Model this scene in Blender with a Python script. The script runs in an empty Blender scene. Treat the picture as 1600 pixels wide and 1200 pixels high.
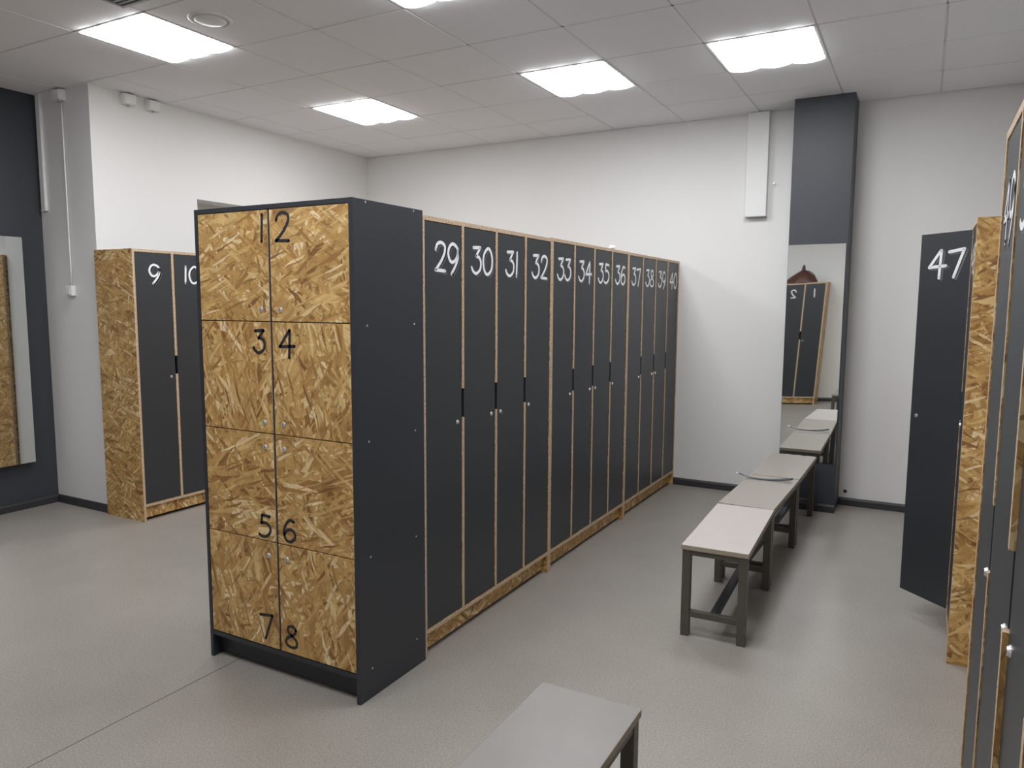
import bpy, math, random
from mathutils import Vector, Matrix

random.seed(7)
scene = bpy.context.scene
COL = scene.collection

# ------------------------------------------------------------------ camera
cam_data = bpy.data.cameras.new('camera')
cam = bpy.data.objects.new('camera', cam_data)
COL.objects.link(cam)
YAW, PITCH, ROLL, FPX = math.radians(28.833), math.radians(-6.126), math.radians(0.313), 1160.3
cam_data.sensor_width = 36.0
cam_data.lens = FPX * 36.0 / 1600.0
cam_data.clip_start = 0.02
fwd = Vector((-math.sin(YAW) * math.cos(PITCH), math.cos(YAW) * math.cos(PITCH), math.sin(PITCH)))
right = fwd.cross(Vector((0, 0, 1))).normalized()
up = right.cross(fwd)
r2 = right * math.cos(ROLL) + up * math.sin(ROLL)
u2 = -right * math.sin(ROLL) + up * math.cos(ROLL)
M4 = Matrix((r2, u2, -fwd)).transposed().to_4x4()
M4.translation = Vector((1.785, -2.066, 1.518))
cam.matrix_world = M4
scene.camera = cam

# ------------------------------------------------------------------ world, exposure
world = bpy.data.worlds.new('world')
scene.world = world
world.use_nodes = True
world.node_tree.nodes['Background'].inputs[0].default_value = (0.05, 0.05, 0.05, 1)
world.node_tree.nodes['Background'].inputs[1].default_value = 0.2
scene.view_settings.view_transform = 'Standard'
scene.view_settings.look = 'None'
scene.view_settings.gamma = 1.0
scene.view_settings.use_curve_mapping = False
scene.view_settings.exposure = 0.0
LAMP_STRENGTH = 20.5
LAMP_COLOR = (0.965, 0.982, 1.0)

# ------------------------------------------------------------------ materials
MATS = {}


def new_mat(name):
    m = bpy.data.materials.new(name)
    m.use_nodes = True
    MATS[name] = m
    nt = m.node_tree
    return m, nt, nt.nodes['Principled BSDF']


def node(nt, kind, **kw):
    n = nt.nodes.new(kind)
    for k, v in kw.items():
        setattr(n, k, v)
    return n


def plain(name, color, rough=0.5, metal=0.0, spec=0.5, noise=0.0, nscale=60.0, bump=0.0, bscale=200.0):
    m, nt, b = new_mat(name)
    b.inputs['Base Color'].default_value = (*color, 1)
    b.inputs['Roughness'].default_value = rough
    b.inputs['Metallic'].default_value = metal
    b.inputs['Specular IOR Level'].default_value = spec
    L = nt.links
    tc = node(nt, 'ShaderNodeTexCoord')
    if noise > 0:
        n = node(nt, 'ShaderNodeTexNoise')
        n.inputs['Scale'].default_value = nscale
        n.inputs['Detail'].default_value = 4
        L.new(tc.outputs['Object'], n.inputs['Vector'])
        mr = node(nt, 'ShaderNodeMapRange')
        mr.inputs['To Min'].default_value = 1 - noise
        mr.inputs['To Max'].default_value = 1 + noise
        L.new(n.outputs['Fac'], mr.inputs['Value'])
        mx = node(nt, 'ShaderNodeMix', data_type='RGBA', blend_type='MULTIPLY')
        mx.inputs['Factor'].default_value = 1
        mx.inputs['A'].default_value = (*color, 1)
        L.new(mr.outputs['Result'], mx.inputs['B'])
        L.new(mx.outputs['Result'], b.inputs['Base Color'])
    if bump > 0:
        n2 = node(nt, 'ShaderNodeTexNoise')
        n2.inputs['Scale'].default_value = bscale
        n2.inputs['Detail'].default_value = 3
        L.new(tc.outputs['Object'], n2.inputs['Vector'])
        bp = node(nt, 'ShaderNodeBump')
        bp.inputs['Strength'].default_value = bump
        bp.inputs['Distance'].default_value = 0.002
        L.new(n2.outputs['Fac'], bp.inputs['Height'])
        L.new(bp.outputs['Normal'], b.inputs['Normal'])
    return m


def osb_material(name, gain=1.0):
    """Oriented strand board: overlapping long chips in many directions."""
    m, nt, b = new_mat(name)
    L = nt.links
    uv = node(nt, 'ShaderNodeUVMap')
    oi = node(nt, 'ShaderNodeObjectInfo')
    sh = node(nt, 'ShaderNodeVectorMath', operation='MULTIPLY')
    sh.inputs[1].default_value = (17.0, 11.0, 0.0)
    L.new(oi.outputs['Random'], sh.inputs[0])
    add = node(nt, 'ShaderNodeVectorMath', operation='ADD')
    # boards are cut either along or across the main strand direction
    turn = node(nt, 'ShaderNodeMath', operation='GREATER_THAN')
    turn.inputs[1].default_value = 0.45
    L.new(oi.outputs['Random'], turn.inputs[0])
    ta = node(nt, 'ShaderNodeMath', operation='MULTIPLY')
    ta.inputs[1].default_value = math.pi / 2
    L.new(turn.outputs['Value'], ta.inputs[0])
    vr = node(nt, 'ShaderNodeVectorRotate', rotation_type='Z_AXIS')
    L.new(uv.outputs['UV'], vr.inputs['Vector'])
    L.new(ta.outputs['Value'], vr.inputs['Angle'])
    L.new(vr.outputs['Vector'], add.inputs[0])
    L.new(sh.outputs['Vector'], add.inputs[1])
    # warp, so that chips of one layer bend through several directions
    wn = node(nt, 'ShaderNodeTexNoise')
    wn.inputs['Scale'].default_value = 5.0
    wn.inputs['Detail'].default_value = 2.0
    L.new(add.outputs['Vector'], wn.inputs['Vector'])
    ws = node(nt, 'ShaderNodeVectorMath', operation='MULTIPLY_ADD')
    ws.inputs[1].default_value = (0.035, 0.035, 0.0)
    L.new(wn.outputs['Color'], ws.inputs[0])
    L.new(add.outputs['Vector'], ws.inputs[2])

    def ramp():
        r = node(nt, 'ShaderNodeValToRGB')
        e = r.color_ramp.elements
        e[0].position = 0.0
        e[0].color = (0.20 * gain, 0.085 * gain, 0.022 * gain, 1)
        e[1].position = 1.0
        e[1].color = (0.84 * gain, 0.68 * gain, 0.43 * gain, 1)
        for p, c in ((0.14, (0.37, 0.195, 0.058)), (0.42, (0.475, 0.275, 0.09)), (0.70, (0.565, 0.35, 0.125)), (0.88, (0.67, 0.47, 0.20))):
            k = e.new(p)
            k.color = (c[0] * gain, c[1] * gain, c[2] * gain, 1)
        return r
    prev = None
    height = None
    layers = ((8, 12, 62, 0.0), (95, 11, 70, 0.5), (60, 12, 58, 0.55), (140, 10, 64, 0.6), (80, 8, 52, 0.6), (20, 9, 48, 0.66),
              (112, 9, 56, 0.7), (165, 12, 80, 0.74), (48, 9, 60, 0.78), (88, 7, 40, 0.82), (128, 10, 90, 0.80), (70, 12, 110, 0.80))
    for i, (ang, sx, sy, thr) in enumerate(layers):
        mp = node(nt, 'ShaderNodeMapping')
        mp.inputs['Location'].default_value = (3.1 * i, 1.7 * i, 0)
        mp.inputs['Rotation'].default_value = (0, 0, math.radians(ang))
        L.new(ws.outputs['Vector'], mp.inputs['Vector'])
        sc = node(nt, 'ShaderNodeVectorMath', operation='MULTIPLY')
        sc.inputs[1].default_value = (sx, sy, 1)
        L.new(mp.outputs['Vector'], sc.inputs[0])
        v = node(nt, 'ShaderNodeTexVoronoi', voronoi_dimensions='2D')
        v.inputs['Scale'].default_value = 1.0
        L.new(sc.outputs['Vector'], v.inputs['Vector'])
        sp = node(nt, 'ShaderNodeSeparateColor')
        L.new(v.outputs['Color'], sp.inputs['Color'])
        rp = ramp()
        L.new(sp.outputs['Green'], rp.inputs['Fac'])
        if prev is None:
            prev = rp.outputs['Color']
            height = sp.outputs['Green']
            continue
        gt = node(nt, 'ShaderNodeMath', operation='GREATER_THAN')
        gt.inputs[1].default_value = thr
        L.new(sp.outputs['Red'], gt.inputs[0])
        mul = node(nt, 'ShaderNodeMath', operation='MULTIPLY')
        mul.inputs[1].default_value = 0.9
        L.new(gt.outputs['Value'], mul.inputs[0])
        mx = node(nt, 'ShaderNodeMix', data_type='RGBA')
        L.new(mul.outputs['Value'], mx.inputs['Factor'])
        L.new(prev, mx.inputs['A'])
        L.new(rp.outputs['Color'], mx.inputs['B'])
        prev = mx.outputs['Result']
        mh = node(nt, 'ShaderNodeMix', data_type='FLOAT')
        L.new(gt.outputs['Value'], mh.inputs['Factor'])
        L.new(height, mh.inputs['A'])
        L.new(sp.outputs['Blue'], mh.inputs['B'])
        height = mh.outputs['Result']
    # thin dark splinter gaps between chips
    for i, (ang, sx, sy, thr) in enumerate(((75, 26, 210, 0.975), (25, 30, 230, 0.98), (120, 28, 220, 0.98))):
        mp = node(nt, 'ShaderNodeMapping')
        mp.inputs['Location'].default_value = (5.3 * i + 1, 2.9 * i, 0)
        mp.inputs['Rotation'].default_value = (0, 0, math.radians(ang))
        L.new(ws.outputs['Vector'], mp.inputs['Vector'])
        sc = node(nt, 'ShaderNodeVectorMath', operation='MULTIPLY')
        sc.inputs[1].default_value = (sx, sy, 1)
        L.new(mp.outputs['Vector'], sc.inputs[0])
        v = node(nt, 'ShaderNodeTexVoronoi', voronoi_dimensions='2D')
        v.inputs['Scale'].default_value = 1.0
        L.new(sc.outputs['Vector'], v.inputs['Vector'])
        sp = node(nt, 'ShaderNodeSeparateColor')
        L.new(v.outputs['Color'], sp.inputs['Color'])
        gt = node(nt, 'ShaderNodeMath', operation='GREATER_THAN')
        gt.inputs[1].default_value = thr
        L.new(sp.outputs['Red'], gt.inputs[0])
        mul = node(nt, 'ShaderNodeMath', operation='MULTIPLY')
        mul.inputs[1].default_value = 0.45
        L.new(gt.outputs['Value'], mul.inputs[0])
        mx = node(nt, 'ShaderNodeMix', data_type='RGBA')
        L.new(mul.outputs['Value'], mx.inputs['Factor'])
        L.new(prev, mx.inputs['A'])
        mx.inputs['B'].default_value = (0.13, 0.055, 0.018, 1)
        prev = mx.outputs['Result']
    # fine fibre grain and soft large-scale tone
    gn = node(nt, 'ShaderNodeTexNoise')
    gn.inputs['Scale'].default_value = 9.0
    gn.inputs['Detail'].default_value = 8.0
    gn.inputs['Roughness'].default_value = 0.75
    L.new(add.outputs['Vector'], gn.inputs['Vector'])
    mr = node(nt, 'ShaderNodeMapRange')
    mr.inputs['From Min'].default_value = 0.3
    mr.inputs['From Max'].default_value = 0.7
    mr.inputs['To Min'].default_value = 0.80
    mr.inputs['To Max'].default_value = 1.18
    L.new(gn.outputs['Fac'], mr.inputs['Value'])
    fm = node(nt, 'ShaderNodeMix', data_type='RGBA', blend_type='MULTIPLY')
    fm.inputs['Factor'].default_value = 1.0
    L.new(prev, fm.inputs['A'])
    L.new(mr.outputs['Result'], fm.inputs['B'])
    L.new(fm.outputs['Result'], b.inputs['Base Color'])
    bp = node(nt, 'ShaderNodeBump')
    bp.inputs['Strength'].default_value = 0.25
    bp.inputs['Distance'].default_value = 0.001
    L.new(height, bp.inputs['Height'])
    L.new(bp.outputs['Normal'], b.inputs['Normal'])
    b.inputs['Roughness'].default_value = 0.5
    return m


def osb_edge_material():
    m, nt, b = new_mat('osb_edge')
    L = nt.links
    tc = node(nt, 'ShaderNodeTexCoord')
    n = node(nt, 'ShaderNodeTexNoise')
    n.inputs['Scale'].default_value = 90
    n.inputs['Detail'].default_value = 5
    n.inputs['Roughness'].default_value = 0.7
    L.new(tc.outputs['Object'], n.inputs['Vector'])
    r = node(nt, 'ShaderNodeValToRGB')
    e = r.color_ramp.elements
    e[0].position, e[0].color = 0.32, (0.26, 0.17, 0.10, 1)
    e[1].position, e[1].color = 0.7, (0.64, 0.50, 0.37, 1)
    k = e.new(0.5)
    k.color = (0.53, 0.39, 0.27, 1)
    L.new(n.outputs['Fac'], r.inputs['Fac'])
    L.new(r.outputs['Color'], b.inputs['Base Color'])
    b.inputs['Roughness'].default_value = 0.6
    return m


def floor_material():
    m, nt, b = new_mat('vinyl_floor')
    L = nt.links
    tc = node(nt, 'ShaderNodeTexCoord')
    n1 = node(nt, 'ShaderNodeTexNoise')
    n1.inputs['Scale'].default_value = 160
    n1.inputs['Detail'].default_value = 3
    n2 = node(nt, 'ShaderNodeTexNoise')
    n2.inputs['Scale'].default_value = 3.0
    n2.inputs['Detail'].default_value = 5
    L.new(tc.outputs['Object'], n1.inputs['Vector'])
    L.new(tc.outputs['Object'], n2.inputs['Vector'])
    r = node(nt, 'ShaderNodeValToRGB')
    e = r.color_ramp.elements
    e[0].position, e[0].color = 0.3, (0.218, 0.20, 0.180, 1)
    e[1].position, e[1].color = 0.7, (0.365, 0.337, 0.303, 1)
    L.new(n1.outputs['Fac'], r.inputs['Fac'])
    mr = node(nt, 'ShaderNodeMapRange')
    mr.inputs['To Min'].default_value = 0.88
    mr.inputs['To Max'].default_value = 1.12
    L.new(n2.outputs['Fac'], mr.inputs['Value'])
    fm = node(nt, 'ShaderNodeMix', data_type='RGBA', blend_type='MULTIPLY')
    fm.inputs['Factor'].default_value = 1.0
    L.new(r.outputs['Color'], fm.inputs['A'])
    L.new(mr.outputs['Result'], fm.inputs['B'])
    L.new(fm.outputs['Result'], b.inputs['Base Color'])
    b.inputs['Roughness'].default_value = 0.42
    bp = node(nt, 'ShaderNodeBump')
    bp.inputs['Strength'].default_value = 0.25
    bp.inputs['Distance'].default_value = 0.001
    L.new(n1.outputs['Fac'], bp.inputs['Height'])
    L.new(bp.outputs['Normal'], b.inputs['Normal'])
    return m


def emissive(name, color, strength):
    m, nt, b = new_mat(name)
    b.inputs['Base Color'].default_value = (0.9, 0.9, 0.9, 1)
    b.inputs['Emission Color'].default_value = (*color, 1)
    b.inputs['Emission Strength'].default_value = strength
    return m


osb_material('osb')
osb_edge_material()
floor_material()
emissive('lamp_glow', LAMP_COLOR, LAMP_STRENGTH)
plain('wall_paint', (0.76, 0.75, 0.74), 0.6, bump=0.08, bscale=120, noise=0.015, nscale=2)
plain('ceiling_tile', (0.88, 0.87, 0.885), 0.8, bump=0.15, bscale=250, noise=0.02, nscale=90)
plain('ceiling_bar', (0.70, 0.69, 0.70), 0.6)
plain('dark_paint', (0.040, 0.045, 0.056), 0.5, bump=0.06, bscale=150, noise=0.06, nscale=6)
plain('laminate', (0.029, 0.033, 0.039), 0.42, noise=0.05, nscale=5, bump=0.05, bscale=600)
plain('cabinet_laminate', (0.026, 0.030, 0.038), 0.42, noise=0.05, nscale=5, bump=0.05, bscale=600)
plain('baseboard', (0.035, 0.035, 0.04), 0.45)
plain('white_plastic', (0.78, 0.78, 0.77), 0.4)
plain('number_white', (0.86, 0.86, 0.89), 0.5)
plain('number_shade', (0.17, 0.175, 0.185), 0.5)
plain('number_black', (0.018, 0.02, 0.024), 0.5)
plain('chrome', (0.80, 0.80, 0.81), 0.32, metal=0.75)
plain('black_slot', (0.01, 0.01, 0.01), 0.6)
plain('screw_metal', (0.7, 0.7, 0.7), 0.3, metal=1.0)
plain('steel', (0.105, 0.098, 0.082), 0.45, metal=0.35, noise=0.15, nscale=25)
plain('steel_blue', (0.028, 0.034, 0.042), 0.35, metal=0.3, noise=0.2, nscale=25)
plain('bench_sheen', (0.50, 0.455, 0.43), 0.33, noise=0.05, nscale=7)  # seat top lightened: gleam of the ceiling lights is put into the colour
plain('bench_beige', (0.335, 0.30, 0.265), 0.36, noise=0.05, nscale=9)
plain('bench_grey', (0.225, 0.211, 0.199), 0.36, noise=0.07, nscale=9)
plain('bench_edge', (0.34, 0.285, 0.22), 0.6, noise=0.2, nscale=120)
plain('mirror_glass', (0.86, 0.88, 0.87), 0.015, metal=1.0)
plain('mirror_edge', (0.35, 0.42, 0.40), 0.2)
plain('leather', (0.085, 0.030, 0.022), 0.45, noise=0.25, nscale=14, bump=0.3, bscale=60)
plain('leather_dark', (0.035, 0.022, 0.02), 0.5)
plain('shoehorn_grey', (0.10, 0.105, 0.125), 0.3, metal=0.5)
plain('grille_grey', (0.33, 0.34, 0.33), 0.4, metal=0.5)
plain('seam', (0.10, 0.095, 0.09), 0.8)


# ------------------------------------------------------------------ geometry helpers
class MB:
    def __init__(self):
        self.v, self.f, self.m, self.mats, self.smooth = [], [], [], [], []

    def mi(self, name):
        if name not in self.mats:
            self.mats.append(name)
        return self.mats.index(name)

    def face(self, pts, mat, smooth=False):
        b = len(self.v)
        self.v += [tuple(p) for p in pts]
        self.f.append(list(range(b, b + len(pts))))
        self.m.append(self.mi(mat))
        self.smooth.append(smooth)

    def faces(self, verts, faces, mat, smooth=False):
        b = len(self.v)
        self.v += [tuple(p) for p in verts]
        i = self.mi(mat)
        for f in faces:
            self.f.append([b + k for k in f])
            self.m.append(i)
            self.smooth.append(smooth)

    def box(self, x0, x1, y0, y1, z0, z1, mat, **over):
        """over: xm, xp, ym, yp, zm, zp = material of one side"""
        b = len(self.v)
        self.v += [(x, y, z) for z in (z0, z1) for y in (y0, y1) for x in (x0, x1)]
        q = dict(zm=(0, 2, 3, 1), zp=(4, 5, 7, 6), ym=(0, 1, 5, 4), yp=(2, 6, 7, 3), xm=(0, 4, 6, 2), xp=(1, 3, 7, 5))
        for k, f in q.items():
            self.f.append([b + i for i in f])
            self.m.append(self.mi(over.get(k, mat)))
            self.smooth.append(False)
        return self

    def prism_x(self, poly, x0, x1, mat, edge):
        """poly: ccw list of (y, z), extruded along x"""
        n = len(poly)
        self.faces([(x0, y, z) for y, z in poly], [list(range(n))[::-1]], mat)
        self.faces([(x1, y, z) for y, z in poly], [list(range(n))], mat)
        for i in range(n):
            a, c = poly[i], poly[(i + 1) % n]
            self.face([(x0, *a), (x0, *c), (x1, *c), (x1, *a)], edge)

    def cyl(self, c, axis, r0, r1, h, mat, n=20, capmat=None, cap0=True):
        """cylinder from c along unit axis"""
        a = Vector(axis).normalized()
        s = a.orthogonal().normalized()
        t = a.cross(s)
        c = Vector(c)
        ring = lambda o, r: [o + (s * math.cos(2 * math.pi * i / n) + t * math.sin(2 * math.pi * i / n)) * r for i in range(n)]
        A, B = ring(c, r0), ring(c + a * h, r1)
        self.faces(A + B, [(i, (i + 1) % n, n + (i + 1) % n, n + i) for i in range(n)], mat, True)
        if cap0:
            self.face(A[::-1], capmat or mat)
        self.face(B, capmat or mat)

    def tube(self, pts, r, mat, n=8):
        pts = [Vector(p) for p in pts]
        rs = r if isinstance(r, (list, tuple)) else [r] * len(pts)
        V = []
        for i, p in enumerate(pts):
            d = (pts[min(i + 1, len(pts) - 1)] - pts[max(i - 1, 0)]).normalized()
            ref = Vector((0, 1, 0)) if abs(d.y) < 0.9 else Vector((1, 0, 0))
            s = d.cross(ref).normalized()
            t = d.cross(s)
            V += [p + (s * math.cos(2 * math.pi * k / n) + t * math.sin(2 * math.pi * k / n)) * rs[i] for k in range(n)]
        F = [(i * n + k, i * n + (k + 1) % n, (i + 1) * n + (k + 1) % n, (i + 1) * n + k) for i in range(len(pts) - 1) for k in range(n)]
        F += [list(range(n))[::-1], [(len(pts) - 1) * n + k for k in range(n)]]
        self.faces(V, F, mat, True)

    def mesh(self, name):
        me = bpy.data.meshes.new(name)
        me.from_pydata(self.v, [], self.f)
        for k in self.mats:
            me.materials.append(MATS[k])
        me.polygons.foreach_set('material_index', self.m)
        me.polygons.foreach_set('use_smooth', self.smooth)
        uvl = me.uv_layers.new(name='UVMap')
        for p in me.polygons:
            nx, ny, nz = (abs(c) for c in p.normal)
            for li in p.loop_indices:
                x, y, z = me.vertices[me.loops[li].vertex_index].co
                if nz >= nx and nz >= ny:
                    uvl.data[li].uv = (x, y)
                elif ny >= nx:
                    uvl.data[li].uv = (x, z)
                else:
                    uvl.data[li].uv = (y + 3.3, z)
        me.update()
        return me

    def build(self, name, parent=None, loc=(0, 0, 0), rotz=0.0, bevel=0.0):
        o = bpy.data.objects.new(name, self.mesh(name))
        COL.objects.link(o)
        o.parent = parent
        o.location = loc
        o.rotation_euler = (0, 0, rotz)
        if bevel:
            add_bevel(o, bevel)
        return o


def add_bevel(o, w, seg=2):
    b = o.modifiers.new('bevel', 'BEVEL')
    b.width = w
    b.segments = seg
    b.limit_method = 'ANGLE'
    b.angle_limit = math.radians(50)


def empty(name, label, cat, loc=(0, 0, 0), rotz=0.0, group=None):
    o = bpy.data.objects.new(name, None)
    COL.objects.link(o)
    o.location = loc
    o.rotation_euler = (0, 0, rotz)
    o.empty_display_size = 0.1
    tag(o, label, cat, group)
    return o


def tag(o, label=None, cat=None, group=None, kind=None):
    if label:
        o['label'] = label
    if cat:
        o['category'] = cat
    if group:
        o['group'] = group
    if kind:
        o['kind'] = kind
    return o


def place(mesh_obj, parent, loc=(0, 0, 0), rotz=0.0):
    """a further copy of a part, sharing its mesh"""
    o = mesh_obj.copy()
    COL.objects.link(o)
    o.parent = parent
    o.location = loc
    o.rotation_euler = (0, 0, rotz)
    return o


# ------------------------------------------------------------------ hand-painted digits
def catmull(pts, n=6, closed=False):
    P = [Vector((*p, 0)) for p in pts]
    out = []
    N = len(P)
    rng = range(N) if closed else range(N - 1)
    for i in rng:
        if closed:
            p0, p1, p2, p3 = P[(i - 1) % N], P[i], P[(i + 1) % N], P[(i + 2) % N]
        else:
            p0, p1, p2, p3 = P[max(i - 1, 0)], P[i], P[i + 1], P[min(i + 2, N - 1)]
        for k in range(n):
            t = k / n
            out.append(0.5 * ((2 * p1) + (p2 - p0) * t + (2 * p0 - 5 * p1 + 4 * p2 - p3) * t * t + (3 * p1 - p0 - 3 * p2 + p3) * t ** 3))
    out.append(P[0] if closed else P[-1])
    return [(q.x, q.y) for q in out]


# each digit: list of strokes in a box of height 1; ('c', pts) curve, ('l', pts) straight, ('o', pts) closed curve; then its width
DIGITS = {
    '0': ([('o', [(0.30, 1.0), (0.08, 0.76), (0.03, 0.40), (0.14, 0.06), (0.32, 0.0), (0.52, 0.20), (0.57, 0.58), (0.47, 0.90)])], 0.60),
    '1': ([('l', [(0.12, 1.0), (0.08, 0.0)])], 0.22),
    '2': ([('c', [(0.06, 0.74), (0.14, 0.93), (0.32, 1.0), (0.50, 0.90), (0.50, 0.68), (0.36, 0.40), (0.16, 0.14), (0.04, 0.02)]), ('l', [(0.04, 0.02), (0.52, 0.0)])], 0.58),
    '3': ([('l', [(0.10, 0.97), (0.50, 1.0), (0.26, 0.66)]), ('c', [(0.26, 0.66), (0.44, 0.60), (0.53, 0.42), (0.48, 0.16), (0.28, 0.0), (0.10, 0.06), (0.0, 0.22)])], 0.58),
    '4': ([('l', [(0.44, 1.0), (0.04, 0.36), (0.64, 0.40)]), ('l', [(0.46, 1.0), (0.42, -0.06)])], 0.66),
    '5': ([('l', [(0.52, 0.98), (0.16, 1.0), (0.12, 0.62)]), ('c', [(0.12, 0.62), (0.34, 0.66), (0.52, 0.50), (0.52, 0.24), (0.34, 0.04), (0.14, 0.0), (0.0, 0.08)])], 0.58),
    '6': ([('c', [(0.50, 0.94), (0.30, 0.98), (0.10, 0.70), (0.03, 0.36), (0.12, 0.06), (0.32, 0.0), (0.52, 0.18), (0.52, 0.42), (0.34, 0.56), (0.14, 0.46), (0.05, 0.30)])], 0.58),
    '7': ([('l', [(0.02, 0.92), (0.54, 1.0), (0.22, -0.04)])], 0.58),
    '8': ([('c', [(0.50, 0.84), (0.36, 1.0), (0.16, 0.92), (0.14, 0.72), (0.32, 0.54), (0.52, 0.34), (0.50, 0.08), (0.28, 0.0), (0.06, 0.10), (0.06, 0.34), (0.26, 0.52), (0.44, 0.68), (0.50, 0.84)])], 0.58),
    '9': ([('o', [(0.30, 1.0), (0.12, 0.90), (0.04, 0.64), (0.14, 0.38), (0.32, 0.36), (0.50, 0.56), (0.52, 0.84)]), ('c', [(0.53, 0.78), (0.53, 0.50), (0.40, 0.20), (0.20, -0.08)])], 0.60),
}


def paint_strokes(mb, text, h, sw, x0, z0, y, mat, dx=0.0, dz=0.0, gap=0.06, xs=1.0):
    """adds the brush strokes of text to mb in the plane y, lower left at (x0, z0)"""
    cx = x0
    for ch in text:
        strokes, wd = DIGITS[ch]
        for kind, pts in strokes:
            line = pts if kind == 'l' else catmull(pts, 5, kind == 'o')
            P = [Vector((cx + p[0] * h * xs + dx, z0 + p[1] * h + dz)) for p in line]
            N = len(P)
            for i in range(N - 1):
                if (P[i + 1] - P[i]).length < 1e-6:
                    continue
                if kind == 'l':
                    d = (P[i + 1] - P[i]).normalized()
                    na = nb = Vector((-d.y, d.x)) * sw / 2
                else:
                    da = (P[i + 1] - P[max(i - 1, 0)]).normalized()
                    db = (P[min(i + 2, N - 1)] - P[i]).normalized()
                    if kind == 'o' and i == 0:
                        da = (P[1] - P[N - 2]).normalized()
                    if kind == 'o' and i == N - 2:
                        db = (P[1] - P[N - 2]).normalized()
                    na = Vector((-da.y, da.x)) * sw / 2
                    nb = Vector((-db.y, db.x)) * sw / 2
                q = [P[i] + na, P[i] - na, P[i + 1] - nb, P[i + 1] + nb]
                mb.face([(c.x, y, c.y) for c in q], mat)
            caps = P if kind == 'l' else ([] if kind == 'o' else [P[0], P[-1]])
            for c in caps:
                mb.face([(c.x + math.cos(2 * math.pi * k / 12) * sw / 2, y, c.y + math.sin(2 * math.pi * k / 12) * sw / 2) for k in range(12)], mat)
        cx += (wd + gap) * h * xs


def text_width(text, h, gap=0.06, xs=1.0):
    return (sum(DIGITS[c][1] for c in text) + gap * (len(text) - 1)) * h * xs


def painted_number(text, parent, xc, zc, y, h=0.115, sw=0.0125, xs=1.0, white=True):
    mb = MB()
    w = text_width(text, h, xs=xs)
    x0, z0 = xc - w / 2, zc - h / 2
    if white:
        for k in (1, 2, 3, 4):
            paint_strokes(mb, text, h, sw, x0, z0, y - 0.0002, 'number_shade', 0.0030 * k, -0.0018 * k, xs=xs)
        paint_strokes(mb, text, h, sw, x0, z0, y - 0.0006, 'number_white', xs=xs)
    else:
        paint_strokes(mb, text, h, sw, x0, z0, y - 0.0006, 'number_black', xs=xs)
    o = mb.build('number', parent)
    tag(o, ('white painted number ' if white else 'black painted number ') + text)
    return o


def make_lock(parent, x, y, z, r=0.0105):
    """chrome cam lock: flange, domed face and key slot, facing -y"""
    mb = MB()
    mb.cyl((0, 0.002, 0), (0, -1, 0), r, r * 0.92, 0.004, 'chrome', 20)
    mb.cyl((0, -0.002, 0), (0, -1, 0), r * 0.78, r * 0.66, 0.0032, 'chrome', 20)
    mb.box(-r * 0.12, r * 0.12, -0.0056, -0.0050, -r * 0.45, r * 0.45, 'black_slot')
    return mb.build('lock', parent, (x, y, z))


# ------------------------------------------------------------------ room shell
ZC = 3.0
YB = 4.048      # back wall
XL = -3.285     # white left wall
YS = 1.13       # where the left wall steps back
XD = -3.925     # dark left wall
XR = 2.40       # right wall
YR = -3.06      # wall behind the camera
T = 0.12


def structure(name, mb, label, parent=None, bevel=0.0):
    o = mb.build(name, parent, bevel=bevel)
    tag(o, label, None, None, 'structure')
    return o


fl = MB().box(XD - T, XR + T, YR - T, YB + T, -0.1, 0.0, 'vinyl_floor')
floor = structure('floor', fl, 'grey beige speckled vinyl floor')
sm = MB()
sm.box(-0.702, -0.6985, YR, 0.9, -0.01, 0.0006, 'seam')
sm.box(1.2985, 1.301, YR, YB, -0.01, 0.0003, 'vinyl_floor')
sm.build('floor_seam', floor)

structure('wall_back', MB().box(XD - T, XR + T, YB, YB + T, 0, ZC + 0.2, 'wall_paint'), 'light grey painted back wall behind the pillar')
wl = MB()
NY0, NY1, NZ = 1.972, 2.90, 2.33
wl.box(XD - T, XL, YS, NY0, 0, ZC + 0.2, 'wall_paint')
wl.box(XD - T, XL, NY1, YB, 0, ZC + 0.2, 'wall_paint')
wl.box(XD - T, XL, NY0, NY1, NZ, ZC + 0.2, 'wall_paint')
wl.box(XD - T, XL - 0.22, NY0, NY1, 0, NZ, 'wall_paint')
structure('wall_left', wl, 'white painted left wall with a blind recessed doorway')
structure('wall_left_dark', MB().box(XD - T, XD, YR, YS, 0, ZC + 0.2, 'dark_paint'), 'charcoal painted left wall carrying a mirror')
structure('wall_right', MB().box(XR, XR + T, YR, YB, 0, ZC + 0.2, 'wall_paint'), 'light grey right wall behind the lockers')
structure('wall_front', MB().box(XD - T, XR + T, YR - T, YR, 0, ZC + 0.2, 'wall_paint'), 'light wall behind lockers 1 and 2 in the mirror')

# pillar with the tall mirror
PX0, PX1, PY = 0.890, 1.292, 3.762
pil = MB().box(PX0, PX1, PY, YB, 0, ZC, 'dark_paint')
structure('wall_pillar', pil, 'charcoal boxed pillar standing against the back wall', bevel=0.002)


def skirting(name, x0, y0, x1, y1, label):
    """skirting along a wall line; the room is on the left of p0 -> p1"""
    L = math.hypot(x1 - x0, y1 - y0)
    mb = MB()
    poly = [(0, 0), (0.012, 0), (0.012, 0.045), (0.006, 0.058), (0, 0.060)]
    mb.prism_x(poly, 0, L, 'baseboard', 'baseboard')
    o = mb.build(name, None, (x0, y0, 0), math.atan2(y1 - y0, x1 - x0))
    tag(o, label, None, None, 'structure')


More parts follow.
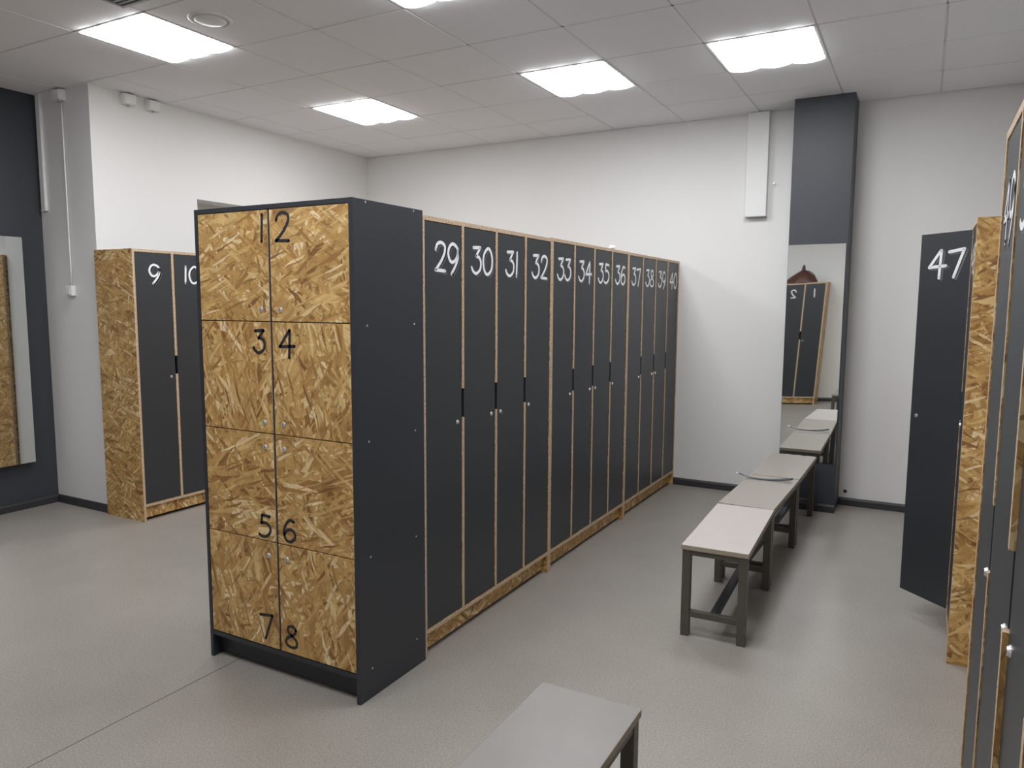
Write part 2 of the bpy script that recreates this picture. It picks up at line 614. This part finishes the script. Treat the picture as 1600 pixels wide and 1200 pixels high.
skirting('baseboard_back', PX0 - 0.002, YB, XL, YB, 'dark skirting at the foot of the back wall')
skirting('baseboard_back_right', XR, YB, PX1 + 0.002, YB, 'dark skirting between the pillar and the right lockers')
skirting('baseboard_pillar', PX1 + 0.001, PY, PX0 - 0.001, PY, 'dark skirting at the foot of the pillar')
skirting('baseboard_step', XL - 0.004, YS, XD, YS, 'dark skirting beside locker 9')
skirting('baseboard_left', XD, YS, XD, YR, 'dark skirting under the charcoal wall')
skirting('baseboard_front', XD, YR, XR, YR, 'dark skirting behind lockers 1 and 2')
skirting('baseboard_wall_left', XL, YB, XL, NY1, 'dark skirting on the white left wall')

# ------------------------------------------------------------------ ceiling: grid, tiles, lamps
TX0, TY0, TS = -1.794, 2.905, 0.6
xs_lines = [TX0 + TS * k for k in range(-4, 8) if XD < TX0 + TS * k < XR]
ys_lines = [TY0 + TS * k for k in range(-11, 3) if YR < TY0 + TS * k < YB]
cg = MB()
cg.box(XD - T, XR + T, YR - T, YB + T, ZC + 0.03, ZC + 0.2, 'ceiling_tile')
for x in xs_lines:
    cg.box(x - 0.0075, x + 0.0075, YR, YB, ZC - 0.0005, ZC + 0.03, 'ceiling_bar')
for y in ys_lines:
    cg.box(XD, XR, y - 0.0075, y + 0.0075, ZC - 0.0005, ZC + 0.03, 'ceiling_bar')
ceiling = structure('ceiling', cg, 'suspended white ceiling of square tiles in a thin grid')

LAMPS = [  # lower left corner of the grid cell, label
    (-2.394, 0.505, 'square ceiling light beside the round air valve'),
    (-2.394, 2.305, 'square ceiling light nearest the corner of white left wall and back wall'),
    (-0.594, 2.305, 'square ceiling light above the run of lockers 33 to 36'),
    (0.606, 2.305, 'square ceiling light above the bench row before the mirror pillar'),
    (-0.594, 0.505, 'square ceiling light above the two-column cabinet of wood-faced doors'),
    (0.606, 0.505, 'square ceiling light above the front end of the bench row'),
    (-2.394, -1.295, 'square ceiling light over the open floor before the charcoal wall'),
    (-0.594, -1.295, 'square ceiling light in front of lockers 1 to 4'),
    (0.606, -1.295, 'square ceiling light above the lone bench'),
]
lamp_cells = {(round((x - TX0) / TS), round((y - TY0) / TS)) for x, y, _ in LAMPS}
tile_cache = {}
xb = [XD] + xs_lines + [XR]
yb = [YR] + ys_lines + [YB]
for i in range(len(xb) - 1):
    for j in range(len(yb) - 1):
        cell = (math.floor((xb[i] + 0.02 - TX0) / TS + 1e-4), math.floor((yb[j] + 0.02 - TY0) / TS + 1e-4))
        w, d = xb[i + 1] - xb[i], yb[j + 1] - yb[j]
        if abs(w - TS) < 0.01 and abs(d - TS) < 0.01 and cell in lamp_cells:
            continue
        if XD < xb[i] + w / 2 < XL - 0.02 and yb[j] > YS:
            continue
        ka = (round(w, 3), round(d, 3))
        if ka not in tile_cache:
            g, ch = 0.0055, 0.002
            a, b_, zt, zl = w / 2 - g, d / 2 - g, 0.03, -0.003
            mb = MB()
            V = [(sx * (a - c), sy * (b_ - c), z) for z, c in ((zt, 0), (zl + ch, 0), (zl, ch)) for sx, sy in ((-1, -1), (1, -1), (1, 1), (-1, 1))]
            F = [(0, 1, 2, 3), (11, 10, 9, 8)]
            for lv in (0, 4):
                F += [(lv + k, lv + 4 + k, lv + 4 + (k + 1) % 4, lv + (k + 1) % 4) for k in range(4)]
            mb.faces(V, F, 'ceiling_tile')
            tile_cache[ka] = mb.mesh('ceiling_tile')
        o = bpy.data.objects.new('ceiling_tile', tile_cache[ka])
        COL.objects.link(o)
        o.parent = ceiling
        # panels never hang perfectly level
        o.location = (xb[i] + w / 2, yb[j] + d / 2, ZC + random.uniform(-0.0012, 0.0012))
        o.rotation_euler = (random.uniform(-0.002, 0.002), random.uniform(-0.002, 0.002), 0)


def lamp_meshes():
    s = 0.6
    fr = MB()
    o_, i_ = s / 2 - 0.006, s / 2 - 0.018
    for (x0, x1, y0, y1) in ((-o_, o_, -o_, -i_), (-o_, o_, i_, o_), (-o_, -i_, -i_, i_), (i_, o_, -i_, i_)):
        fr.box(x0, x1, y0, y1, -0.006, 0.02, 'white_plastic')
    fr.box(-o_, o_, -o_, o_, 0.02, 0.05, 'white_plastic')
    # three-lobed prismatic diffuser that bulges below the ceiling
    df = MB()
    n = 36
    w2 = i_ - 0.003
    prof = [(-w2 + 2 * w2 * k / n, -0.007 - 0.015 * abs(math.sin(math.pi * 3 * k / n)) ** 0.7) for k in range(n + 1)]
    e2 = i_ - 0.003
    for k in range(n):
        (xa, za), (xb_, zb_) = prof[k], prof[k + 1]
        df.face([(xa, -e2, za), (xa, e2, za), (xb_, e2, zb_), (xb_, -e2, zb_)], 'lamp_glow')
        df.face([(xa, -e2, 0.0), (xa, -e2, za), (xb_, -e2, zb_), (xb_, -e2, 0.0)], 'lamp_glow')
        df.face([(xa, e2, za), (xa, e2, 0.0), (xb_, e2, 0.0), (xb_, e2, zb_)], 'lamp_glow')
    df.face([(-w2, -e2, 0), (-w2, e2, 0), (-w2, e2, -0.007), (-w2, -e2, -0.007)], 'lamp_glow')
    df.face([(w2, -e2, 0), (w2, -e2, -0.007), (w2, e2, -0.007), (w2, e2, 0)], 'lamp_glow')
    return fr.mesh('frame'), df.mesh('diffuser')


LM = lamp_meshes()
for x, y, lab in LAMPS:
    e = empty('ceiling_light', 'bright ' + lab, 'ceiling light', (x + 0.3, y + 0.3, ZC), 0, 'square ceiling lights')
    for nm, me in zip(('frame', 'diffuser'), LM):
        o = bpy.data.objects.new(nm, me)
        COL.objects.link(o)
        o.parent = e

# round air valve on the ceiling
e = empty('air_valve', 'white round ventilation valve in the ceiling', 'air vent', (-1.575, 0.735, ZC - 0.0042))
rg = MB()
n = 36
prof = [(0.112, 0.0), (0.110, -0.006), (0.098, -0.010), (0.092, -0.004), (0.090, 0.0035)]
V = [(r * math.cos(2 * math.pi * k / n), r * math.sin(2 * math.pi * k / n), z) for r, z in prof for k in range(n)]
F = [(j * n + k, j * n + (k + 1) % n, (j + 1) * n + (k + 1) % n, (j + 1) * n + k) for j in range(len(prof) - 1) for k in range(n)]
rg.faces(V, F, 'white_plastic', True)
rg.build('rim', e)
dk = MB()
prof = [(0.080, 0.003), (0.080, -0.010), (0.070, -0.015), (0.03, -0.018), (0.0005, -0.018)]
V = [(r * math.cos(2 * math.pi * k / n), r * math.sin(2 * math.pi * k / n), z) for r, z in prof for k in range(n)]
F = [(j * n + k, (j + 1) * n + k, (j + 1) * n + (k + 1) % n, j * n + (k + 1) % n) for j in range(len(prof) - 1) for k in range(n)]
dk.faces(V, F, 'white_plastic', True)
dk.build('disc', e)

# small metal grille at the frame's upper edge
e = empty('ceiling_grille', 'small grey metal grille on the ceiling by the lamp corner', 'air vent', (-1.70, 0.295, ZC - 0.0042))
g = MB()
for (x0, x1, y0, y1) in ((-0.11, 0.11, -0.11, -0.092), (-0.11, 0.11, 0.092, 0.11), (-0.11, -0.092, -0.092, 0.092), (0.092, 0.11, -0.092, 0.092)):
    g.box(x0, x1, y0, y1, -0.014, 0.0, 'grille_grey')
g.build('frame', e)
sl = MB().box(-0.092, 0.092, -0.006, 0.006, -0.010, -0.004, 'grille_grey').build('slat', e, (0, -0.075, 0))
for k in range(1, 6):
    place(sl, e, (0, -0.075 + 0.03 * k, 0))

# ------------------------------------------------------------------ lockers
LT = 0.018
LH = 1.876
LW = 1.2071


def locker_bank(label, loc, rotz, numbers, depth=0.41, recess=(0.003,) * 4, height=LH, swing=None):
    """four tall lockers sharing one strand-board carcass; local x to the right, front faces -y"""
    root = empty('locker_bank', label, 'lockers', loc, rotz, 'banks of tall lockers')
    n = len(numbers)
    W = LW
    dw = (W - (n + 1) * LT) / n
    side = MB().box(0, LT, 0, depth, 0, height, 'osb', ym='osb_edge', zp='osb_edge', zm='osb_edge', yp='osb_edge')
    s0 = side.build('side_panel', root, bevel=0.0012)
    place(s0, root, (W - LT, 0, 0))
    MB().box(LT, W - LT, 0.0005, depth, height - LT - 0.001, height - 0.001, 'osb', ym='osb_edge', zp='laminate').build('top_panel', root)  # unseen upper face made dark to cut warm bounce onto the ceiling
    MB().box(LT, W - LT, 0.0005, depth, 0.104, 0.122, 'osb', ym='osb_edge').build('bottom_panel', root)
    MB().box(LT, W - LT, 0.028, 0.046, 0.022, 0.104, 'osb', zm='osb_edge').build('toe_kick', root)
    MB().box(LT, W - LT, depth - 0.008, depth - 0.001, 0.122, height - LT - 0.001, 'osb').build('back_panel', root)
    zt = height - LT - 0.001
    div = MB()
    # convex pieces, so that the notch stays clean
    div.box(0, LT, 0.11, depth - 0.008, 0.122, zt, 'osb')
    div.box(0, LT, 0.0005, 0.11, 0.122, 1.010, 'osb', ym='osb_edge', zp='osb_edge')
    div.box(0, LT, 0.0005, 0.11, 1.142, zt, 'osb', ym='osb_edge', zm='osb_edge')
    d0 = None
    for k in range(1, n):
        x = k * (dw + LT)
        if d0 is None:
            d0 = div.build('divider', root, (x, 0, 0))
        else:
            place(d0, root, (x, 0, 0))
    for k, num in enumerate(numbers):
        hinge_left = k < n / 2
        x0 = LT + k * (dw + LT)
        w = dw - 0.003
        z0, z1 = 0.124, zt - 0.002
        mb = MB()
        xa, xb_ = (0, w) if hinge_left else (-w, 0)
        mb.box(xa, xb_, 0, 0.016, z0, z1, 'laminate', zp='osb_edge', zm='osb_edge')
        hx = x0 + 0.0015 if hinge_left else x0 + dw - 0.0015
        ang = (swing or {}).get(num, 0.0)
        door = mb.build('door', root, (hx, recess[k], 0), ang, bevel=0.0008)
        xc = (xa + xb_) / 2 + {'29': 0.026, '30': 0.020, '32': 0.016, '49': -0.006}.get(num, 0.008)
        if num:
            xs = 1.28
            painted_number(num, door, xc, 1.716, 0.0, xs=xs, h=0.118, sw=0.0145)
        lx = (xb_ - 0.034) if hinge_left else (xa + 0.034)
        if num != '40':
            make_lock(door, lx, 0.0, 0.995)
    return root


ROT_R, ROT_L, ROT_F = math.radians(90), math.radians(-90), math.radians(180)
YROW = 0.4245
XROW = -0.004
rows = (('29', '30', '31', '32'), ('33', '34', '35', '36'), ('37', '38', '39', '40'))
row_labels = ('charcoal lockers 29 to 32 touching the back of the wood-faced cabinet', 'charcoal lockers 33 to 36 in the middle of the long run',
              'charcoal lockers 37 to 40 at the end of the run against the back wall')
for k, nums in enumerate(rows):
    locker_bank(row_labels[k], (XROW, YROW + k * (LW + 0.0004), 0), ROT_R, nums, 0.408, (0.003, 0.003, 0.003, 0.003), LH + (0.0, 0.004, 0.002)[k])
locker_bank('charcoal lockers starting with 9 with strand board end panel, against white wall', (-2.86, YS - 0.028, 0), ROT_R, ('9', '10', '11', '12'), 0.415)
locker_bank('charcoal lockers with door 47 standing open and wood end panel', (1.955, 1.492 + LW, 0), ROT_L, ('45', '46', '47', '48'), 0.43,
            swing={'47': math.radians(46)})
locker_bank('charcoal lockers starting with 49 beside the right wall, seen almost edge-on', (1.922, -0.100, 0), ROT_L, ('49', '50', '51', '52'), 0.43,
            (0.003, 0.003, 0.009, 0.006), 1.893, swing={'50': 0.022})
locker_bank('charcoal lockers numbered 1 and 2 with brown bag on top, seen in mirror', (0.430, -2.614, 0), ROT_F, ('1', '2', '3', '4'), 0.43)

# ------------------------------------------------------------------ two-column cabinet with strand board doors 1 to 8
CW, CD, CH = 0.832, 0.4236, 1.8915
cab = empty('locker_cabinet', 'charcoal cabinet with eight small wood-faced doors numbered 1 to 8', 'lockers', (-CW, 0, 0))
sp = MB().box(0, LT, 0, CD, 0, CH, 'cabinet_laminate').build('side_panel', cab, bevel=0.0012)
sp2 = place(sp, cab, (CW - LT, 0, 0))
MB().box(LT, CW - LT, 0.0005, CD, CH - LT, CH - 0.0005, 'cabinet_laminate').build('top_panel', cab)
MB().box(LT, CW - LT, 0.0005, CD, 0.100, 0.118, 'cabinet_laminate').build('bottom_panel', cab)
MB().box(LT, CW - LT, 0.045, 0.061, 0.006, 0.100, 'cabinet_laminate').build('toe_kick', cab)
MB().box(LT, CW - LT, CD - 0.008, CD - 0.001, 0.118, CH - LT, 'cabinet_laminate').build('back_panel', cab)
MB().box(CW / 2 - 0.009, CW / 2 + 0.009, 0.006, CD - 0.008, 0.118, CH - LT, 'cabinet_laminate').build('divider', cab)
zrows = [1.8725, 1.446, 1.006, 0.567, 0.120]
for k in (1, 2, 3):
    for xa, xb_ in ((LT, CW / 2 - 0.009), (CW / 2 + 0.009, CW - LT)):
        MB().box(xa, xb_, 0.022, CD - 0.008, zrows[k] - 0.009, zrows[k] + 0.009, 'cabinet_laminate').build('shelf', cab)
for r in range(4):
    for c in range(2):
        z1, z0 = zrows[r] - 0.002, zrows[r + 1] + 0.002
        xa, xb_ = (LT + 0.002, CW / 2 - 0.006) if c == 0 else (CW / 2 + 0.006, CW - LT - 0.002)
        w = xb_ - xa
        mb = MB().box(0, w, 0, 0.016, z0, z1, 'osb', xm='osb_edge', xp='osb_edge')
        d = mb.build('door', cab, (xa, 0.0015, 0), bevel=0.001)
        num = str(2 * r + c + 1)
        spots = {'1': (-0.449, 1.803), '2': (-0.342, 1.803), '3': (-0.481, 1.368), '4': (-0.335, 1.365),
                 '5': (-0.481, 0.627), '6': (-0.347, 0.628), '7': (-0.488, 0.208), '8': (-0.352, 0.192)}
        px, pz = spots[num]
        painted_number(num, d, px + CW - xa, pz, 0.0, h={'7': 0.100, '1': 0.102, '2': 0.105, '4': 0.098}.get(num, 0.088), sw=0.0125, xs=1.32, white=False)
        lz = {0: 1.492, 1: 1.049, 2: 0.951, 3: 0.508}[r]
        make_lock(d, (-0.466 if c == 0 else -0.363) + CW - xa, 0.0, lz, 0.0118)
scr = MB()
scr.cyl((0, 0, 0), (1, 0, 0), 0.0042, 0.003, 0.0012, 'screw_metal', 12)
s0 = None
for y in (0.072, 0.362):
    for z in (1.882, 1.437, 1.005, 0.561, 0.118):
        if s0 is None:
            s0 = scr.build('screw', sp2, (LT, y, z))
        else:
            place(s0, sp2, (LT, y, z))

# ------------------------------------------------------------------ benches
BL, BW, BH = 0.80, 0.298, 0.432


def bench_meshes(top_mat):
    tp = MB().box(-BW / 2, BW / 2, -BL / 2, BL / 2, BH - 0.022, BH, 'bench_edge', zp=top_mat)
    return tp


def make_bench(label, loc, rotz, top_mat):
    root = empty('bench', label, 'bench', loc, rotz, 'steel framed benches')
    bench_meshes(top_mat).build('seat', root, bevel=0.0015)
    t, ix, iy = 0.038, BW / 2 - 0.004, BL / 2 - 0.008
    leg = MB().box(-t / 2, t / 2, -t / 2, t / 2, 0, BH - 0.0225, 'steel')
    l0 = leg.build('leg', root, (ix - t / 2, iy - t / 2, 0), bevel=0.002)
    for sx, sy in ((-1, 1), (-1, -1), (1, -1)):
        place(l0, root, (sx * (ix - t / 2), sy * (iy - t / 2), 0))
    er = MB().box(-ix + t, ix - t, -0.016, 0.016, -0.0125, 0.0125, 'steel')
    e0 = er.build('end_rail', root, (0, iy - t / 2, BH - 0.036), bevel=0.0015)
    place(e0, root, (0, -iy + t / 2, BH - 0.036))
    sr = MB().box(-0.016, 0.016, -iy + t, iy - t, -0.0125, 0.0125, 'steel').build('side_rail', root, (ix - t / 2, 0, BH - 0.036), bevel=0.0015)
    place(sr, root, (-ix + t / 2, 0, BH - 0.036))
    es = MB().box(-ix + t, ix - t, -0.015, 0.015, -0.014, 0.014, 'steel')
    e1 = es.build('stretcher', root, (0, iy - t / 2, 0.106), bevel=0.0015)
    place(e1, root, (0, -iy + t / 2, 0.106))
    MB().box(-0.018, 0.018, -iy + t / 2 + 0.015, iy - t / 2 - 0.015, -0.0135, 0.0135, 'steel_blue').build('long_stretcher', root, (0, 0, 0.106), bevel=0.0015)
    return root


make_bench('pale-topped steel bench at the front end of the row before the mirror', (1.012, 1.600, 0), math.radians(2.0), 'bench_sheen')
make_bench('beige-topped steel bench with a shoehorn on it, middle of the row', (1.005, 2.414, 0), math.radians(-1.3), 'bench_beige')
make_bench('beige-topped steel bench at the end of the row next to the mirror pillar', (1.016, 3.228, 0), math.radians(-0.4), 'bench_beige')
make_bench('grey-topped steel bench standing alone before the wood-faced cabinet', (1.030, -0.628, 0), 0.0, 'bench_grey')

# shoehorn across the middle bench
sh = MB()
N = 22
V, F = [], []
for i in range(N + 1):
    u = i / N
    x = -0.165 + 0.33 * u
    z = 0.016 * (2 * u - 1.0) ** 2 + (0.010 * max(0, 0.25 - u) / 0.25)
    hw = 0.011 + 0.010 * max(0.0, (u - 0.55) / 0.45) ** 1.0
    if u > 0.93:
        hw *= math.sqrt(max(0.05, 1 - ((u - 0.93) / 0.075) ** 2))
    if u < 0.05:
        hw *= 0.75
    curl = 0.004 + 0.006 * max(0.0, (u - 0.5) / 0.5)
    for lay in (0.0025, 0.0):
        for j in range(7):
            s = -1 + j / 3
            V.append((x, hw * s, z + curl * s * s + lay))
for i in range(N):
    a, b_ = i * 14, (i + 1) * 14
    for j in range(6):
        F.append((a + j, b_ + j, b_ + j + 1, a + j + 1))
        F.append((a + 7 + j, a + 7 + j + 1, b_ + 7 + j + 1, b_ + 7 + j))
    F.append((a, a + 7, b_ + 7, b_))
    F.append((a + 6, b_ + 6, b_ + 13, a + 13))
F.append([0, 1, 2, 3, 4, 5, 6, 13, 12, 11, 10, 9, 8, 7])
k = N * 14
F.append([k + q for q in (6, 5, 4, 3, 2, 1, 0, 7, 8, 9, 10, 11, 12, 13)])
sh.faces(V, F, 'shoehorn_grey', True)
so = empty('shoehorn', 'long dark grey shoehorn lying across the middle bench', 'shoehorn', (0.975, 2.695, BH + 0.0002), math.radians(4))
sh.build('blade', so)
rgm = MB()
rgm.tube([(-0.168 + 0.011 * math.cos(a), 0.011 * math.sin(a), 0.029) for a in [2 * math.pi * q / 16 for q in range(17)]], 0.0025, 'chrome', 6)
rgm.build('hanging_ring', so)

# ------------------------------------------------------------------ mirrors


def mirror(name, label, loc, rotz, w, h, twist=0.0, board=0.0):
    """mirror plate facing local -y, lower left at the origin; old plates are bowed a little"""
    root = empty(name, label, 'mirror', loc, rotz)
    t = 0.004
    nx, nz = 8, 40
    P = lambda i, j: (w * i / nx, -t - twist * (i / nx - 0.5) * (2 * j / nz - 1), h * j / nz)
    mb = MB()
    V = [P(i, j) for j in range(nz + 1) for i in range(nx + 1)]
    F = [(j * (nx + 1) + i, j * (nx + 1) + i + 1, (j + 1) * (nx + 1) + i + 1, (j + 1) * (nx + 1) + i) for j in range(nz) for i in range(nx)]
    mb.faces(V, F, 'mirror_glass', True)
    mb.build('glass', root)
    ed = MB()
    ring = [(i, 0) for i in range(nx)] + [(nx, j) for j in range(nz)] + [(i, nz) for i in range(nx, 0, -1)] + [(0, j) for j in range(nz, 0, -1)]
    for a in range(len(ring)):
        p, q = P(*ring[a]), P(*ring[(a + 1) % len(ring)])
        ed.face([q, p, (p[0], 0, p[2]), (q[0], 0, q[2])], 'mirror_edge')
    ed.build('edge', root)
    if board:
        MB().box(0.004, w - 0.004, 0.0003, board, 0.004, h - 0.004, 'dark_paint').build('backing_board', root)
    return root


mirror('mirror', 'tall mirror on the charcoal pillar reflecting lockers 1 and 2', (PX0 + 0.002, PY - 0.0015, 0.366), 0.0, 0.388, 1.595, 0.0029)
mirror('mirror', 'tall mirror on the charcoal wall reflecting the wood end of locker 9', (XD + 0.065, 0.40, 0.352), ROT_R, 0.543, 1.620, 0.0, 0.064)

# ------------------------------------------------------------------ brown bag on lockers 1 to 4 behind the camera (seen in the mirror)
bag = empty('leather_bag', 'brown slouched leather bag on top of lockers, seen in the mirror', 'bag', (0.045, -2.80, LH + 0.0005))
bm = MB()
nu, nv = 40, 16
V = []
for j in range(nv + 1):
    v = j / nv
    for i in range(nu):
        a = 2 * math.pi * i / nu
        r = (1 - v) ** 0.80 * (1 + 0.30 * v) if v < 1 else 0.0
        fold = (1.28 if math.cos(a) < 0 else 1.0) + 0.09 * math.sin(4 * a + 2.0) * v * (1 - v) * 3 + 0.03 * math.sin(9 * a) * (1 - v)
        x = 0.215 * r * fold * math.cos(a) * (1.0 + 0.06 * math.cos(a))
        y = 0.145 * r * fold * math.sin(a)
        z = 0.215 * (v ** 0.95) * (1 - 0.22 * max(0.0, -math.cos(a)) * v * r) if v < 1 else 0.215
        V.append((x + 0.0 * v, y, z))
F = [(j * nu + i, j * nu + (i + 1) % nu, (j + 1) * nu + (i + 1) % nu, (j + 1) * nu + i) for j in range(nv) for i in range(nu)]
F.append(list(range(nu))[::-1])
F.append([nv * nu + i for i in range(nu)])
bm.faces(V, F, 'leather', True)
body = bm.build('body', bag)
hm = MB()
hm.tube([(-0.012, 0, 0.185), (-0.011, 0, 0.225), (-0.006, 0, 0.262), (0.003, 0, 0.280), (0.012, 0, 0.262), (0.016, 0, 0.225), (0.020, 0, 0.185)],
        [0.016, 0.012, 0.011, 0.011, 0.011, 0.012, 0.016], 'leather_dark', 10)
hm.build('handle', bag)
st = MB()
st.tube([(0.02 + 0.207 * math.sin(t_) * 0.9, 0.10 * math.cos(0.6 * t_) + 0.045, 0.03 + 0.16 * math.cos(t_)) for t_ in [q * math.pi / 2 / 12 for q in range(13)]], 0.006, 'leather_dark', 8)
st.build('strap', bag)

# ------------------------------------------------------------------ small things on walls, ceiling and lockers
# crumpled paper on the lockers 33-36
pp = MB()
rnd = random.Random(3)
nu, nv = 12, 8
V = []
for j in range(nv + 1):
    th = math.pi * j / nv
    for i in range(nu):
        ph = 2 * math.pi * i / nu
        r = 0.017 * (1 + rnd.uniform(-0.18, 0.18))
        V.append((r * 1.35 * math.sin(th) * math.cos(ph), r * 1.35 * math.sin(th) * math.sin(ph), max(0.0, 0.012 + r * math.cos(th))))
F = [(j * nu + i, j * nu + (i + 1) % nu, (j + 1) * nu + (i + 1) % nu, (j + 1) * nu + i) for j in range(nv) for i in range(nu)]
pp.faces(V, [f[::-1] for f in F], 'number_white')
tag(pp.build('crumpled_paper', None, (-0.040, 2.61, LH + 0.0035)), 'small crumpled white paper on top of the lockers above number 36', 'paper')


def duct(label, x0, x1, y0, y1, z0, z1, lid):
    """white sheet box with a lid lip, hanging down from the ceiling"""
    root = empty('cable_duct', label, 'cable duct', ((x0 + x1) / 2, (y0 + y1) / 2, z0))
    cx, cy = (x0 + x1) / 2, (y0 + y1) / 2
    MB().box(x0 - cx, x1 - cx, y0 - cy, y1 - cy, 0.006, z1 - z0, 'white_plastic').build('body', root, bevel=0.003)
    MB().box(x0 - cx - 0.002, x1 - cx + 0.002, y0 - cy - (0.002 if lid else 0), y1 - cy, 0, 0.006, 'white_plastic').build('end_cap', root, bevel=0.001)
    return root


duct('wide white box duct dropping from the ceiling beside the pillar', 0.518, 0.678, YB - 0.06, YB - 0.0005, 2.207, ZC - 0.006, True)
duct('narrow white duct in the corner of the charcoal wall', XD + 0.038, XD + 0.088, YS - 0.022, YS - 0.0005, 2.175, ZC - 0.006, True)


def junction(label, loc, rotz):
    root = empty('junction_box', label, 'junction box', loc, rotz, 'small junction boxes under the ceiling')
    MB().box(-0.045, 0.045, -0.050, 0, -0.036, 0.036, 'white_plastic').build('body', root, bevel=0.004)
    MB().box(-0.041, 0.041, -0.055, -0.0502, -0.032, 0.032, 'white_plastic').build('lid', root, bevel=0.002)
    m = MB()
    m.cyl((0.0, -0.025, -0.036), (0, 0, -1), 0.009, 0.008, 0.010, 'grille_grey', 12)
    m.build('cable_gland', root)
    return root


junction('small white junction box high on the white left wall, nearer its outer corner', (XL + 0.0005, 1.405, 2.952), ROT_R)
junction('small white junction box high on the white left wall, second from its outer corner', (XL + 0.0005, 1.600, 2.952), ROT_R)
junction('small white junction box above the light switch cable', (-3.585, YS - 0.0005, 2.952), 0.0)

sw = empty('wall_switch', 'white surface wall switch at the end of a vertical cable', 'switch', (-3.588, YS - 0.0005, 1.597))
MB().box(-0.036, 0.036, -0.034, 0, -0.036, 0.036, 'white_plastic').build('box', sw, bevel=0.004)
MB().box(-0.022, 0.022, -0.040, -0.0342, -0.026, 0.026, 'white_plastic').build('rocker', sw, bevel=0.002)
cb = MB()
cb.tube([(0.0, -0.008, 0.036 + (2.906 - 1.597 - 0.036) * q / 8) for q in range(9)], 0.0055, 'white_plastic', 8)
cb.build('cable', sw)

nl = MB()
nl.cyl((0, 0, 0), (0, -1, 0), 0.004, 0.003, 0.045, 'screw_metal', 10)
nl.cyl((0, -0.045, 0), (0, -1, 0), 0.007, 0.006, 0.003, 'screw_metal', 12)
tag(nl.build('wall_hook', None, (0.728, YB, 2.452)), 'tiny metal hook in the wall right of the wide duct', 'hook')
pg = MB()
pg.cyl((0, 0, 0), (0, -1, 0), 0.014, 0.011, 0.010, 'black_slot', 14)
pg.cyl((0, -0.010, 0), (0, -1, 0), 0.007, 0.006, 0.006, 'black_slot', 12)
tag(pg.build('wall_plug', None, (1.338, YB, 0.108)), 'small black plug low in the wall right of the pillar', 'plug')
